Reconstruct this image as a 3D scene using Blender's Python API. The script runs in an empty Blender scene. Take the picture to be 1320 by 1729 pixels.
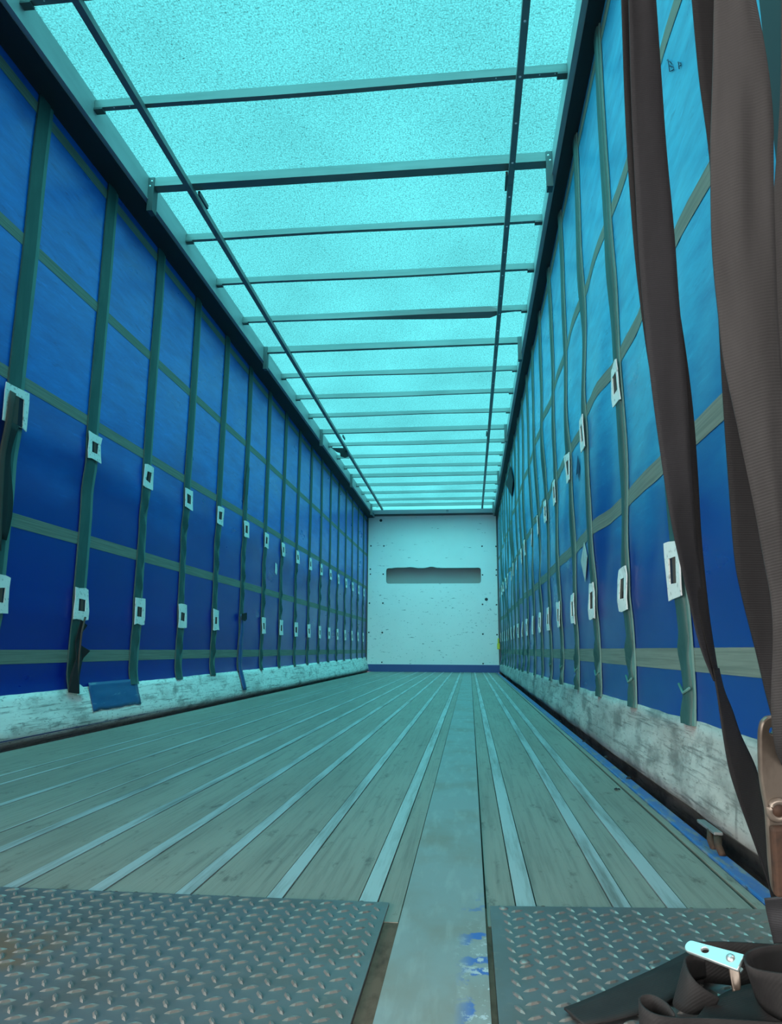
import bpy, bmesh, math, random
from mathutils import Vector, Matrix, noise

S = bpy.context.scene
COL = S.collection
random.seed(7)

# ------------------------------------------------------------------ camera
CAM_POS = Vector((0.0, 0.0, 0.41))
FPX, IW, IH = 1223.48, 1320.0, 1729.0
RIGHT = Vector((0.9943371, 0.1061451, 0.0051857))
FWD = Vector((-0.1052491, 0.9768427, 0.1862821))
UP = Vector((0.0147073, -0.1857730, 0.9824826))
cam_data = bpy.data.cameras.new('camera')
cam = bpy.data.objects.new('camera', cam_data)
COL.objects.link(cam)
cam_data.sensor_fit = 'VERTICAL'
cam_data.sensor_height = 36.0
cam_data.lens = FPX / IH * 36.0
cam_data.clip_start = 0.02
cam_data.clip_end = 200
cam.matrix_world = Matrix(((RIGHT.x, UP.x, -FWD.x, CAM_POS.x), (RIGHT.y, UP.y, -FWD.y, CAM_POS.y),
                           (RIGHT.z, UP.z, -FWD.z, CAM_POS.z), (0, 0, 0, 1)))
S.camera = cam

# ------------------------------------------------------------------ light
SKY = 0.6
SUN = 18.0
world = bpy.data.worlds.new('world')
S.world = world
world.use_nodes = True
wn, wl = world.node_tree.nodes, world.node_tree.links
wn.clear()
w_out = wn.new('ShaderNodeOutputWorld')
w_bg = wn.new('ShaderNodeBackground')
w_tc = wn.new('ShaderNodeTexCoord')
w_sep = wn.new('ShaderNodeSeparateXYZ')
w_ramp = wn.new('ShaderNodeValToRGB')
w_ramp.color_ramp.elements[0].position = 0.46
w_ramp.color_ramp.elements[0].color = (0.20, 0.195, 0.19, 1)
w_ramp.color_ramp.elements[1].position = 0.52
w_ramp.color_ramp.elements[1].color = (0.98, 0.98, 1.0, 1)
w_map = wn.new('ShaderNodeMapRange')
w_map.inputs[1].default_value = -1
w_map.inputs[2].default_value = 1
wl.new(w_tc.outputs['Generated'], w_sep.inputs[0])
wl.new(w_sep.outputs['Z'], w_map.inputs[0])
wl.new(w_map.outputs[0], w_ramp.inputs[0])
wl.new(w_ramp.outputs[0], w_bg.inputs[0])
w_bg.inputs[1].default_value = SKY
wl.new(w_bg.outputs[0], w_out.inputs[0])
sun_d = bpy.data.lights.new('hazy_sun', 'SUN')
sun_d.energy = SUN
sun_d.angle = math.radians(125)
sun_d.color = (1.0, 0.97, 0.92)
sun = bpy.data.objects.new('hazy_sun', sun_d)
COL.objects.link(sun)
sun.rotation_euler = Vector((0.24, 0.50, -0.80)).to_track_quat('-Z', 'Y').to_euler()
sun.location = (-4, -6, 9)
S.view_settings.view_transform = 'Standard'
S.view_settings.look = 'None'
S.view_settings.gamma = 1
S.view_settings.use_curve_mapping = False
S.view_settings.exposure = 0.0
S.cycles.use_denoising = True
S.cycles.max_bounces = 14
S.cycles.diffuse_bounces = 6
S.cycles.transparent_max_bounces = 12


# ------------------------------------------------------------------ helpers
def ray(px, py):
    return RIGHT * ((px - IW / 2) / FPX) + FWD - UP * ((py - IH / 2) / FPX)


def at(px, py, d):
    return CAM_POS + ray(px, py) * d


def at_z(px, py, z):
    r = ray(px, py)
    return CAM_POS + r * ((z - CAM_POS.z) / r.z)


def at_x(px, py, x):
    r = ray(px, py)
    return CAM_POS + r * (x / r.x)


def at_y(px, py, y):
    r = ray(px, py)
    return CAM_POS + r * (y / r.y)


def world_loc(o):
    v = Vector((0, 0, 0))
    while o is not None:
        v += o.location
        o = o.parent
    return v


class MB:
    """collects geometry in world coordinates and links it as one mesh"""

    def __init__(self):
        self.v, self.f, self.m = [], [], []

    def add(self, verts, faces, mi=0):
        n = len(self.v)
        self.v += [Vector(p) for p in verts]
        self.f += [[i + n for i in f] for f in faces]
        self.m += [mi] * len(faces)
        return self

    def box(self, x0, x1, y0, y1, z0, z1, mi=0):
        return self.add([(x0, y0, z0), (x1, y0, z0), (x1, y1, z0), (x0, y1, z0), (x0, y0, z1), (x1, y0, z1), (x1, y1, z1), (x0, y1, z1)],
                        [(0, 3, 2, 1), (4, 5, 6, 7), (0, 1, 5, 4), (1, 2, 6, 5), (2, 3, 7, 6), (3, 0, 4, 7)], mi)

    def bar(self, a, b, w, h, upv=(0, 0, 1), mi=0):
        a, b = Vector(a), Vector(b)
        d = (b - a).normalized()
        s = d.cross(Vector(upv)).normalized()
        u = s.cross(d)
        p = []
        for c in (a, b):
            for (i, j) in ((-1, -1), (1, -1), (1, 1), (-1, 1)):
                p.append(c + s * (i * w / 2) + u * (j * h / 2))
        return self.add(p, [(0, 1, 2, 3), (7, 6, 5, 4), (0, 4, 5, 1), (1, 5, 6, 2), (2, 6, 7, 3), (3, 7, 4, 0)], mi)

    def tube(self, pts, r, n=10, mi=0):
        pts = [Vector(p) for p in pts]
        rings = []
        for i, p in enumerate(pts):
            d = (pts[min(i + 1, len(pts) - 1)] - pts[max(i - 1, 0)]).normalized()
            ref = Vector((0, 0, 1)) if abs(d.z) < 0.9 else Vector((1, 0, 0))
            s = d.cross(ref).normalized()
            u = s.cross(d)
            rr = r[i] if isinstance(r, (list, tuple)) else r
            rings.append([p + s * (rr * math.cos(2 * math.pi * k / n)) + u * (rr * math.sin(2 * math.pi * k / n)) for k in range(n)])
        vs = [q for ring in rings for q in ring]
        fs = []
        for i in range(len(rings) - 1):
            for k in range(n):
                k2 = (k + 1) % n
                fs.append((i * n + k, i * n + k2, (i + 1) * n + k2, (i + 1) * n + k))
        fs.append(tuple(range(n))[::-1])
        fs.append(tuple((len(rings) - 1) * n + k for k in range(n)))
        return self.add(vs, fs, mi)

    def dome(self, c, axis, r, h, n=12, rings=3, mi=0):
        c, ax = Vector(c), Vector(axis).normalized()
        s = ax.orthogonal().normalized()
        t = ax.cross(s)
        vs, fs = [], []
        for i in range(rings):
            a = i / rings * math.pi / 2
            for k in range(n):
                q = 2 * math.pi * k / n
                vs.append(c + (s * math.cos(q) + t * math.sin(q)) * (r * math.cos(a)) + ax * (h * math.sin(a)))
        vs.append(c + ax * h)
        for i in range(rings - 1):
            for k in range(n):
                k2 = (k + 1) % n
                fs.append((i * n + k, i * n + k2, (i + 1) * n + k2, (i + 1) * n + k))
        for k in range(n):
            fs.append(((rings - 1) * n + k, (rings - 1) * n + (k + 1) % n, rings * n))
        return self.add(vs, fs, mi)

    def grid(self, rows, mi=0):
        nr, nc = len(rows), len(rows[0])
        vs = [p for r in rows for p in r]
        fs = [(i * nc + j, i * nc + j + 1, (i + 1) * nc + j + 1, (i + 1) * nc + j) for i in range(nr - 1) for j in range(nc - 1)]
        return self.add(vs, fs, mi)

    def build(self, name, mats, parent=None, smooth=False, solid=0.0, bevel=0.0, sub=0):
        me = bpy.data.meshes.new(name)
        off = world_loc(parent) if parent is not None else Vector((0, 0, 0))
        me.from_pydata([tuple(p - off) for p in self.v], [], self.f)
        mats = mats if isinstance(mats, (list, tuple)) else [mats]
        for m in mats:
            me.materials.append(m)
        me.polygons.foreach_set('material_index', self.m)
        if smooth:
            me.polygons.foreach_set('use_smooth', [True] * len(me.polygons))
        me.update()
        o = bpy.data.objects.new(name, me)
        COL.objects.link(o)
        if parent is not None:
            o.parent = parent
        if solid:
            md = o.modifiers.new('thickness', 'SOLIDIFY')
            md.thickness = solid
            md.offset = 0
        if bevel:
            md = o.modifiers.new('soft_edges', 'BEVEL')
            md.width = bevel
            md.segments = 2
            md.limit_method = 'ANGLE'
        if sub:
            md = o.modifiers.new('smooth', 'SUBSURF')
            md.levels = md.render_levels = sub
        return o


def tag(o, label=None, cat=None, group=None, kind=None):
    if label:
        o['label'] = label
    if cat:
        o['category'] = cat
    if group:
        o['group'] = group
    if kind:
        o['kind'] = kind
    return o


def thing(name, loc, label, cat, group=None):
    o = bpy.data.objects.new(name, None)
    o.empty_display_size = 0.1
    COL.objects.link(o)
    o.location = loc
    return tag(o, label, cat, group)


def smoothstep(a, b, x):
    t = max(0.0, min(1.0, (x - a) / (b - a)))
    return t * t * (3 - 2 * t)


def resample(pts, n):
    """Catmull-Rom through tuples"""
    out = []
    m = len(pts) - 1
    for k in range(n):
        t = k / (n - 1) * m
        i = min(int(t), m - 1)
        u = t - i
        p0, p1, p2, p3 = pts[max(i - 1, 0)], pts[i], pts[i + 1], pts[min(i + 2, m)]
        out.append(tuple(0.5 * (2 * b + (c - a) * u + (2 * a - 5 * b + 4 * c - d) * u * u + (3 * b - a - 3 * c + d) * u ** 3)
                         for a, b, c, d in zip(p0, p1, p2, p3)))
    return out


def flat_shape(name, outlines, thickness, basis, mat, parent=None, bevel=0.0):
    """filled outline with holes in a plane; basis = (origin, xdir, ydir)"""
    cu = bpy.data.curves.new(name, 'CURVE')
    cu.dimensions = '2D'
    cu.fill_mode = 'BOTH'
    cu.extrude = max(thickness / 2 - bevel, 0.0001)
    cu.bevel_depth = bevel
    cu.bevel_resolution = 1
    for pts in outlines:
        sp = cu.splines.new('POLY')
        sp.points.add(len(pts) - 1)
        for i, p in enumerate(pts):
            sp.points[i].co = (p[0], p[1], 0, 1)
        sp.use_cyclic_u = True
    tmp = bpy.data.objects.new(name + '_outline', cu)
    COL.objects.link(tmp)
    dg = bpy.context.evaluated_depsgraph_get()
    me = bpy.data.meshes.new_from_object(tmp.evaluated_get(dg))
    bpy.data.objects.remove(tmp)
    bpy.data.curves.remove(cu)
    o0, xd, yd = (Vector(b) for b in basis)
    nd = xd.cross(yd)
    off = world_loc(parent) if parent is not None else Vector((0, 0, 0))
    for v in me.vertices:
        v.co = o0 + xd * v.co.x + yd * v.co.y + nd * v.co.z - off
    me.name = name
    me.materials.clear()
    me.materials.append(mat)
    me.polygons.foreach_set('material_index', [0] * len(me.polygons))
    o = bpy.data.objects.new(name, me)
    COL.objects.link(o)
    if parent is not None:
        o.parent = parent
    return o


def circle(cx, cy, r, n=16):
    return [(cx + r * math.cos(2 * math.pi * k / n), cy + r * math.sin(2 * math.pi * k / n)) for k in range(n)]


# ------------------------------------------------------------------ materials
class Mat:
    def __init__(self, name, color, rough=0.6, spec=0.4, metal=0.0):
        self.m = bpy.data.materials.new(name)
        self.m.use_nodes = True
        self.n, self.l = self.m.node_tree.nodes, self.m.node_tree.links
        self.b = self.n['Principled BSDF']
        self.b.inputs['Roughness'].default_value = rough
        self.b.inputs['Metallic'].default_value = metal
        self.b.inputs['Specular IOR Level'].default_value = spec
        self.geo = self.n.new('ShaderNodeNewGeometry')
        rgb = self.n.new('ShaderNodeRGB')
        rgb.outputs[0].default_value = (*color, 1)
        self.c = rgb.outputs[0]
        self.l.new(self.c, self.b.inputs['Base Color'])

    def vec(self, scale, rot=(0, 0, 0), loc=(0, 0, 0)):
        mp = self.n.new('ShaderNodeMapping')
        mp.inputs['Location'].default_value = loc
        mp.inputs['Rotation'].default_value = rot
        mp.inputs['Scale'].default_value = scale
        self.l.new(self.geo.outputs['Position'], mp.inputs[0])
        return mp.outputs[0]

    def noise(self, scale, detail=3, rough=0.55, rot=(0, 0, 0), loc=(0, 0, 0), dist=0.0):
        t = self.n.new('ShaderNodeTexNoise')
        t.inputs['Scale'].default_value = 1
        t.inputs['Detail'].default_value = detail
        t.inputs['Roughness'].default_value = rough
        t.inputs['Distortion'].default_value = dist
        self.l.new(self.vec(scale, rot, loc), t.inputs[0])
        return t.outputs[0]

    def rng(self, sock, a, b, c=0.0, d=1.0):
        r = self.n.new('ShaderNodeMapRange')
        r.clamp = True
        for i, v in enumerate((a, b, c, d)):
            r.inputs[1 + i].default_value = v
        self.l.new(sock, r.inputs[0])
        return r.outputs[0]

    def mul(self, a, b):
        r = self.n.new('ShaderNodeMath')
        r.operation = 'MULTIPLY'
        self.l.new(a, r.inputs[0])
        if isinstance(b, float):
            r.inputs[1].default_value = b
        else:
            self.l.new(b, r.inputs[1])
        return r.outputs[0]

    def axis(self, i):
        s = self.n.new('ShaderNodeSeparateXYZ')
        self.l.new(self.geo.outputs['Position'], s.inputs[0])
        return s.outputs[i]

    def layer(self, fac, color):
        mx = self.n.new('ShaderNodeMix')
        mx.data_type = 'RGBA'
        self.l.new(fac, mx.inputs['Factor'])
        self.l.new(self.c, mx.inputs[6])
        mx.inputs[7].default_value = (*color, 1)
        self.c = mx.outputs[2]
        self.l.new(self.c, self.b.inputs['Base Color'])
        return self

    def bump(self, sock, strength=0.3, dist=0.002):
        bp = self.n.new('ShaderNodeBump')
        bp.inputs['Strength'].default_value = strength
        bp.inputs['Distance'].default_value = dist
        self.l.new(sock, bp.inputs['Height'])
        self.l.new(bp.outputs[0], self.b.inputs['Normal'])
        return self

    def rough(self, sock):
        self.l.new(sock, self.b.inputs['Roughness'])
        return self


# blue PVC, shiny enough to mirror the bright roof at a slant
def pvc(name, rot, base, worn, z0, z1):  # worn: scuff colour plus painted light
    """deep blue sheet; the upper panels are scuffed and also painted lighter for the light they catch, not below the crease"""
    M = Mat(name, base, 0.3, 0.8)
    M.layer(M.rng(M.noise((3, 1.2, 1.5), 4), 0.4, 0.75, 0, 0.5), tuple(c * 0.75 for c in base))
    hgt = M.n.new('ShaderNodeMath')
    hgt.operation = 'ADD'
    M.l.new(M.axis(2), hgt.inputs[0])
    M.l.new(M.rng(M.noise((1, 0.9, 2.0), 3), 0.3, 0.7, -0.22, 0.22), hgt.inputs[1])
    rub_and_light = M.rng(hgt.outputs[0], z0, z1, 0.0, 1.0)
    M.layer(M.mul(M.rng(M.noise((30, 3.2, 16), 5, 0.72, rot), 0.30, 0.66, 0.45, 1.0), rub_and_light), worn)  # worn: scuff colour that also paints extra light into the upper panels
    M.layer(M.mul(M.rng(M.noise((70, 5, 40), 4, 0.7, rot, (1, 4, 2)), 0.60, 0.72, 0, 0.6), rub_and_light), tuple(min(1, c * 1.25 + 0.01) for c in worn))
    M.layer(M.mul(M.rng(M.noise((90, 7, 34), 4, 0.65, rot, (3, 1, 0)), 0.62, 0.74, 0, 0.65), rub_and_light), tuple(c * 0.8 + 0.002 for c in base))
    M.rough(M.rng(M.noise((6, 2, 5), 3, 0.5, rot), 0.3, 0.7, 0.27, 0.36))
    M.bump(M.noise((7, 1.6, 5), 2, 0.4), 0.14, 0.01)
    return M.m


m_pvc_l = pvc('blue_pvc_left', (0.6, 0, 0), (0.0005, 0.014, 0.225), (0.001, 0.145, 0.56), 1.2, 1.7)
m_pvc_r = pvc('blue_pvc_right', (0.9, 0, 0), (0.0005, 0.030, 0.21), (0.034, 0.40, 0.64), 0.75, 1.45)  # right copy painted paler and from lower down for its extra light
M = Mat('seam_band', (0.165, 0.205, 0.172), 0.65, 0.3)
M.layer(M.rng(M.noise((2, 2.5, 170), 2, 0.5), 0.45, 0.62, 0, 0.7), (0.10, 0.13, 0.11))
M.layer(M.rng(M.noise((40, 6, 40), 4), 0.45, 0.7, 0, 0.5), (0.12, 0.155, 0.13))
m_seam = M.m
M = Mat('sleeve_dark', (0.022, 0.072, 0.068), 0.55, 0.4)
M.layer(M.rng(M.noise((20, 20, 6), 4), 0.4, 0.7, 0, 0.6), (0.040, 0.105, 0.098))
M.bump(M.noise((40, 40, 10), 3), 0.3, 0.004)
m_sleeve = M.m
M = Mat('sleeve_edge', (0.095, 0.20, 0.18), 0.55, 0.4)
M.layer(M.rng(M.noise((20, 20, 8), 4), 0.45, 0.7, 0, 0.6), (0.06, 0.135, 0.122))
m_sleeve_edge = M.m
M = Mat('white_patch', (0.72, 0.74, 0.71), 0.55, 0.4)
M.layer(M.rng(M.noise((60, 60, 60), 4), 0.58, 0.7, 0, 0.7), (0.18, 0.18, 0.17))
m_patch = M.m
m_slot = Mat('slot_dark', (0.012, 0.016, 0.03), 0.8, 0.2).m
m_strap_end = Mat('strap_end_brown', (0.075, 0.055, 0.048), 0.8, 0.2).m
def scuffed(name, col, grime, g0, amt):
    M = Mat(name, col, 0.5, 0.4)
    M.layer(M.rng(M.noise((5, 2.2, 6), 5), g0, g0 + 0.24, 0, amt), grime)
    M.layer(M.rng(M.noise((9, 5, 11), 4, 0.6, (0, 0, 0), (3, 1, 4)), g0 + .04, g0 + 0.18, 0, amt), tuple(c * 0.6 for c in grime))
    M.layer(M.rng(M.noise((60, 3.0, 70), 5, 0.7, (0.12, 0, 0)), 0.53, 0.66, 0, 0.8), (0.10, 0.10, 0.095))
    M.layer(M.rng(M.noise((60, 26, 90), 4, 0.7, (0.1, 0, 0), (1, 2, 3)), 0.56, 0.66, 0, 0.6), (0.12, 0.12, 0.11))
    M.layer(M.rng(M.noise((20, 22, 3), 4, 0.6, (0, 0, 0), (2, 0, 0)), 0.64, 0.76, 0, 0.6), (0.06, 0.06, 0.055))
    M.bump(M.noise((10, 5, 14), 4), 0.4, 0.01)
    return M.m


m_band_l = scuffed('scuffed_white_band', (0.76, 0.78, 0.74), (0.28, 0.28, 0.26), 0.50, 0.65)
m_band_r = scuffed('grimy_white_band', (0.42, 0.43, 0.40), (0.12, 0.12, 0.112), 0.45, 0.6)

# floor
M = Mat('worn_floor_boards', (0.25, 0.245, 0.205), 0.5, 0.4)
M.layer(M.rng(M.noise((5, 0.7, 5), 5), 0.42, 0.72, 0, 0.7), (0.18, 0.168, 0.138))
M.layer(M.rng(M.noise((80, 2.2, 30), 5, 0.7), 0.48, 0.68, 0, 0.6), (0.105, 0.098, 0.082))
M.layer(M.rng(M.noise((26, 9, 20), 5, 0.7, (0, 0, 0), (5, 2, 0)), 0.58, 0.70, 0, 0.8), (0.065, 0.055, 0.045))
M.layer(M.rng(M.noise((9, 1.0, 9), 4, 0.6, (0, 0, 0), (9, 2, 0)), 0.55, 0.8, 0, 0.6), (0.30, 0.30, 0.26))
M.bump(M.noise((90, 4, 40), 4), 0.35, 0.002)
m_floor = M.m
M = Mat('worn_strip_steel', (0.42, 0.46, 0.46), 0.42, 0.5, 0.25)
M.layer(M.rng(M.noise((30, 1.7, 20), 5, 0.7), 0.44, 0.66, 0, 0.9), (0.17, 0.17, 0.145))
m_strip = M.m
m_gap = Mat('dirt_gap', (0.035, 0.03, 0.024), 0.9, 0.1).m
M = Mat('painted_cover_strip', (0.235, 0.275, 0.27), 0.5, 0.4, 0.1)
M.layer(M.rng(M.noise((6, 4.0, 6), 5), 0.45, 0.68, 0, 0.8), (0.21, 0.19, 0.15))
M.layer(M.rng(M.noise((40, 7, 20), 4), 0.52, 0.75, 0, 0.4), (0.38, 0.43, 0.42))
blue_z = M.mul(M.rng(M.noise((14, 12, 14), 5, 0.6, (0, 0, 0), (1, 3, 0)), 0.53, 0.56),
               M.mul(M.rng(M.axis(0), -0.025, 0.0), M.rng(M.axis(1), 1.35, 1.18)))
M.layer(blue_z, (0.05, 0.13, 0.40))
white_z = M.mul(M.rng(M.noise((50, 40, 50), 5, 0.7, (0, 0, 0), (4, 0, 0)), 0.56, 0.60),
                M.mul(M.rng(M.axis(0), -0.03, 0.005), M.rng(M.axis(1), 1.25, 1.05)))
M.layer(white_z, (0.45, 0.50, 0.52))
m_cover = M.m
M = Mat('checker_plate_steel', (0.135, 0.148, 0.155), 0.38, 0.5, 0.35)
M.layer(M.rng(M.noise((9, 9, 9), 4), 0.45, 0.75, 0, 0.8), (0.12, 0.105, 0.09))
M.layer(M.rng(M.noise((60, 60, 60), 4), 0.6, 0.75, 0, 0.5), (0.24, 0.21, 0.18))
rust = M.mul(M.mul(M.rng(M.axis(0), -0.54, -0.60), M.rng(M.axis(1), 1.12, 1.05)), M.mul(M.rng(M.axis(1), 0.93, 0.98), M.rng(M.noise((25, 25, 25), 4), 0.40, 0.52)))
M.layer(rust, (0.20, 0.13, 0.085))
dust = M.mul(M.mul(M.rng(M.axis(0), 0.20, 0.38), M.rng(M.axis(1), 1.08, 1.22)), M.rng(M.noise((20, 20, 20), 4), 0.3, 0.6, 0.4, 0.9))
M.layer(dust, (0.19, 0.17, 0.145))
m_plate = M.m
M = Mat('checker_stud_worn', (0.20, 0.195, 0.185), 0.36, 0.5, 0.45)
M.layer(M.rng(M.noise((80, 80, 80), 3), 0.5, 0.7, 0, 0.6), (0.17, 0.15, 0.13))
m_stud = M.m
M = Mat('rusty_steel', (0.07, 0.038, 0.025), 0.75, 0.3, 0.2)
M.layer(M.rng(M.noise((80, 80, 80), 4), 0.45, 0.7, 0, 0.8), (0.03, 0.02, 0.016))
m_rust = M.m
M = Mat('dirty_brown_gap', (0.13, 0.095, 0.07), 0.9, 0.1)
M.layer(M.rng(M.noise((60, 25, 60), 4), 0.45, 0.7, 0, 0.8), (0.06, 0.045, 0.035))
m_dirt = M.m
M = Mat('chipped_blue_rail', (0.015, 0.10, 0.30), 0.45, 0.5)
M.layer(M.rng(M.noise((50, 14, 40), 5, 0.7), 0.47, 0.62, 0, 0.9), (0.16, 0.18, 0.18))
M.layer(M.rng(M.noise((60, 20, 40), 5, 0.7, (0, 0, 0), (4, 4, 0)), 0.60, 0.67, 0, 0.9), (0.03, 0.035, 0.04))
m_bluerail = M.m
m_bluesill = Mat('blue_sill', (0.02, 0.075, 0.24), 0.5, 0.4).m
m_black = Mat('black_rubber', (0.012, 0.013, 0.015), 0.7, 0.3).m

# bulkhead
M = Mat('white_bulkhead', (0.80, 0.81, 0.79), 0.5, 0.35)
M.layer(M.rng(M.noise((1.6, 1, 1.4), 4), 0.45, 0.75, 0, 0.25), (0.62, 0.64, 0.62))
M.layer(M.rng(M.noise((4.5, 1, 26), 4, 0.7), 0.665, 0.69, 0, 0.75), (0.14, 0.18, 0.19))
M.layer(M.mul(M.rng(M.noise((14, 1, 24), 5, 0.7, (0, 0, 0), (3, 0, 7)), 0.62, 0.66, 0, 0.7), M.rng(M.axis(2), 1.7, 1.4)), (0.12, 0.17, 0.18))
m_bulk = M.m
m_cavity = Mat('pale_cavity', (0.42, 0.44, 0.43), 0.7, 0.3).m
m_bolt = Mat('bolt_dark', (0.03, 0.04, 0.045), 0.5, 0.4, 0.5).m

# roof metalwork
M = Mat('galvanised_steel', (0.19, 0.20, 0.20), 0.45, 0.5, 0.3)
M.layer(M.rng(M.noise((3, 12, 30), 4), 0.42, 0.7, 0, 0.6), (0.13, 0.14, 0.14))
m_galv = M.m
M = Mat('aluminium_rail', (0.36, 0.37, 0.38), 0.45, 0.5, 0.3)
M.layer(M.rng(M.noise((10, 2, 10), 4), 0.4, 0.7, 0, 0.5), (0.23, 0.24, 0.24))
m_alu = M.m
m_railunder = Mat('dark_rail_underside', (0.02, 0.024, 0.03), 0.6, 0.3).m
m_darksteel = Mat('dark_steel', (0.09, 0.10, 0.105), 0.5, 0.4, 0.4).m
m_bright = Mat('rivet_and_hole_light', (0.85, 0.87, 0.87), 0.3, 0.6, 0.3).m  # also used for the light specks painted on the right runner
m_tarp = Mat('torn_dark_tarp', (0.02, 0.025, 0.03), 0.8, 0.2).m

# roof skin: cyan glass-fibre sheet with chopped strands in it
rm = bpy.data.materials.new('cyan_fibre_sheet')
rm.use_nodes = True
n, l = rm.node_tree.nodes, rm.node_tree.links
n.clear()
out = n.new('ShaderNodeOutputMaterial')
geo = n.new('ShaderNodeNewGeometry')


def roof_noise(scale, detail, ro=0.6, rot=(0, 0, 0)):
    mp = n.new('ShaderNodeMapping')
    mp.inputs['Scale'].default_value = scale
    mp.inputs['Rotation'].default_value = rot
    l.new(geo.outputs['Position'], mp.inputs[0])
    t = n.new('ShaderNodeTexNoise')
    t.inputs['Scale'].default_value = 1
    t.inputs['Detail'].default_value = detail
    t.inputs['Roughness'].default_value = ro
    l.new(mp.outputs[0], t.inputs[0])
    return t.outputs[0]


def ramp(sock, a, b, c, d):
    r = n.new('ShaderNodeMapRange')
    for i, v in enumerate((a, b, c, d)):
        r.inputs[1 + i].default_value = v
    l.new(sock, r.inputs[0])
    return r.outputs[0]


def times(a, b):
    r = n.new('ShaderNodeMath')
    r.operation = 'MULTIPLY'
    l.new(a, r.inputs[0])
    l.new(b, r.inputs[1])
    return r.outputs[0]


fib = times(ramp(roof_noise((120, 120, 1), 3, 0.65), 0.36, 0.62, 0.60, 1.04),
            times(ramp(roof_noise((150, 42, 1), 2, 0.5, (0, 0, 0.7)), 0.30, 0.42, 0.62, 1.0),
                  times(ramp(roof_noise((42, 140, 1), 2, 0.5, (0, 0, 0.5)), 0.30, 0.42, 0.6, 1.0),
                        ramp(roof_noise((1.1, 0.8, 1), 3), 0.3, 0.7, 0.84, 1.08))))
spots = ramp(roof_noise((60, 60, 1), 2, 0.6), 0.25, 0.30, 0.25, 1.0)
fib = times(fib, spots)


def tint(col):
    mx = n.new('ShaderNodeMix')
    mx.data_type = 'RGBA'
    mx.blend_type = 'MULTIPLY'
    mx.inputs['Factor'].default_value = 1
    mx.inputs[6].default_value = (*col, 1)
    l.new(fib, mx.inputs[7])
    return mx.outputs[2]


ROOF_T = (0.12, 0.69, 0.76)
tl = n.new('ShaderNodeBsdfTranslucent')
l.new(tint(ROOF_T), tl.inputs[0])
tp = n.new('ShaderNodeBsdfTransparent')
l.new(tint((0.12, 0.70, 0.77)), tp.inputs[0])
mx = n.new('ShaderNodeMixShader')
mx.inputs[0].default_value = 0.80
l.new(tl.outputs[0], mx.inputs[1])
l.new(tp.outputs[0], mx.inputs[2])
l.new(mx.outputs[0], out.inputs[0])
m_roof = rm


# webbing of the hanging straps
def webbing(name, col, dark, rot):
    M = Mat(name, col, 0.75, 0.25)
    M.layer(M.rng(M.noise((30, 30, 4), 4), 0.4, 0.7, 0, 0.6), dark)
    wv = M.n.new('ShaderNodeTexWave')
    wv.wave_type = 'BANDS'
    wv.bands_direction = 'Z'
    wv.inputs['Scale'].default_value = 120
    wv.inputs['Distortion'].default_value = 0.6
    M.l.new(M.vec((1, 1, 1), rot), wv.inputs[0])
    M.layer(M.rng(wv.outputs[1], 0.5, 0.0, 0, 0.22), dark)
    M.bump(wv.outputs[1], 0.22, 0.0008)
    return M.m


m_web = webbing('grey_brown_webbing', (0.052, 0.049, 0.049), (0.028, 0.026, 0.026), (0, 0.25, 0))
m_web_mid = webbing('dark_brown_webbing', (0.035, 0.034, 0.038), (0.020, 0.0195, 0.021), (0, 0.1, 0))
m_web_shaded = webbing('shaded_webbing', (0.020, 0.019, 0.020), (0.011, 0.010, 0.011), (0, 0, 0))  # webbing copy with shade put into its colour, for turned-away faces
m_web_floor = webbing('black_floor_webbing', (0.026, 0.024, 0.024), (0.013, 0.012, 0.013), (0.8, 0.4, 0))
M = Mat('worn_buckle_steel', (0.20, 0.165, 0.135), 0.36, 0.5, 0.5)
M.layer(M.rng(M.noise((30, 30, 20), 4), 0.42, 0.68, 0, 0.8), (0.085, 0.064, 0.05))
m_buckle = M.m
m_zinc = Mat('zinc_lever', (0.55, 0.61, 0.61), 0.35, 0.5, 0.7).m
m_yellow = Mat('yellow_plastic', (0.75, 0.60, 0.05), 0.5, 0.4).m
m_tape = Mat('blue_repair_tape', (0.02, 0.07, 0.19), 0.4, 0.5).m
M = Mat('blue_repair_sheet', (0.015, 0.085, 0.22), 0.38, 0.5)
M.layer(M.rng(M.noise((20, 5, 30), 5, 0.7, (0.4, 0, 0)), 0.58, 0.66, 0, 0.6), (0.14, 0.28, 0.36))
m_repair = M.m
M = Mat('sticker_grey', (0.45, 0.50, 0.48), 0.5, 0.4)
M.layer(M.rng(M.noise((50, 30, 30), 4), 0.52, 0.6, 0, 0.6), (0.26, 0.30, 0.28))
m_sticker = M.m
m_ink = Mat('ink', (0.01, 0.04, 0.10), 0.6, 0.3).m

# ------------------------------------------------------------------ setting
Y0, YE = 1.17, 13.8
XL, XR = -1.95, 0.57
FL, FR = -1.85, 0.475
STRIPS = [(-1.52, .013), (-1.425, .013), (-1.24, .020), (-1.06, .006), (-0.967, .026), (-0.80, .027), (-0.645, .027), (-0.49, .026),
          (-0.331, .026), (-0.173, .030), (0.085, .031), (0.24, .028), (0.328, .030)]
G = 0.0022
fb = MB()
fb.box(FL, FR, 0.5, YE, -0.12, -0.006, 1)
fb.box(-2.02, 0.64, 0.5, YE, -0.16, -0.1201, 1)  # wider slab added underneath to block light leaking in below the curtains
edges = [(FL, 'b')]
solid_spans = sorted([(c - w / 2, c + w / 2) for c, w in STRIPS] + [(-0.113, 0.019), (0.452, 0.455)])
x = FL
for a, b in solid_spans:
    fb.box(x, a - G, 1.2, YE, -0.006, 0.0)
    x = b + G
fb.box(x, FR, 1.2, YE, -0.006, 0.0)
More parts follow.
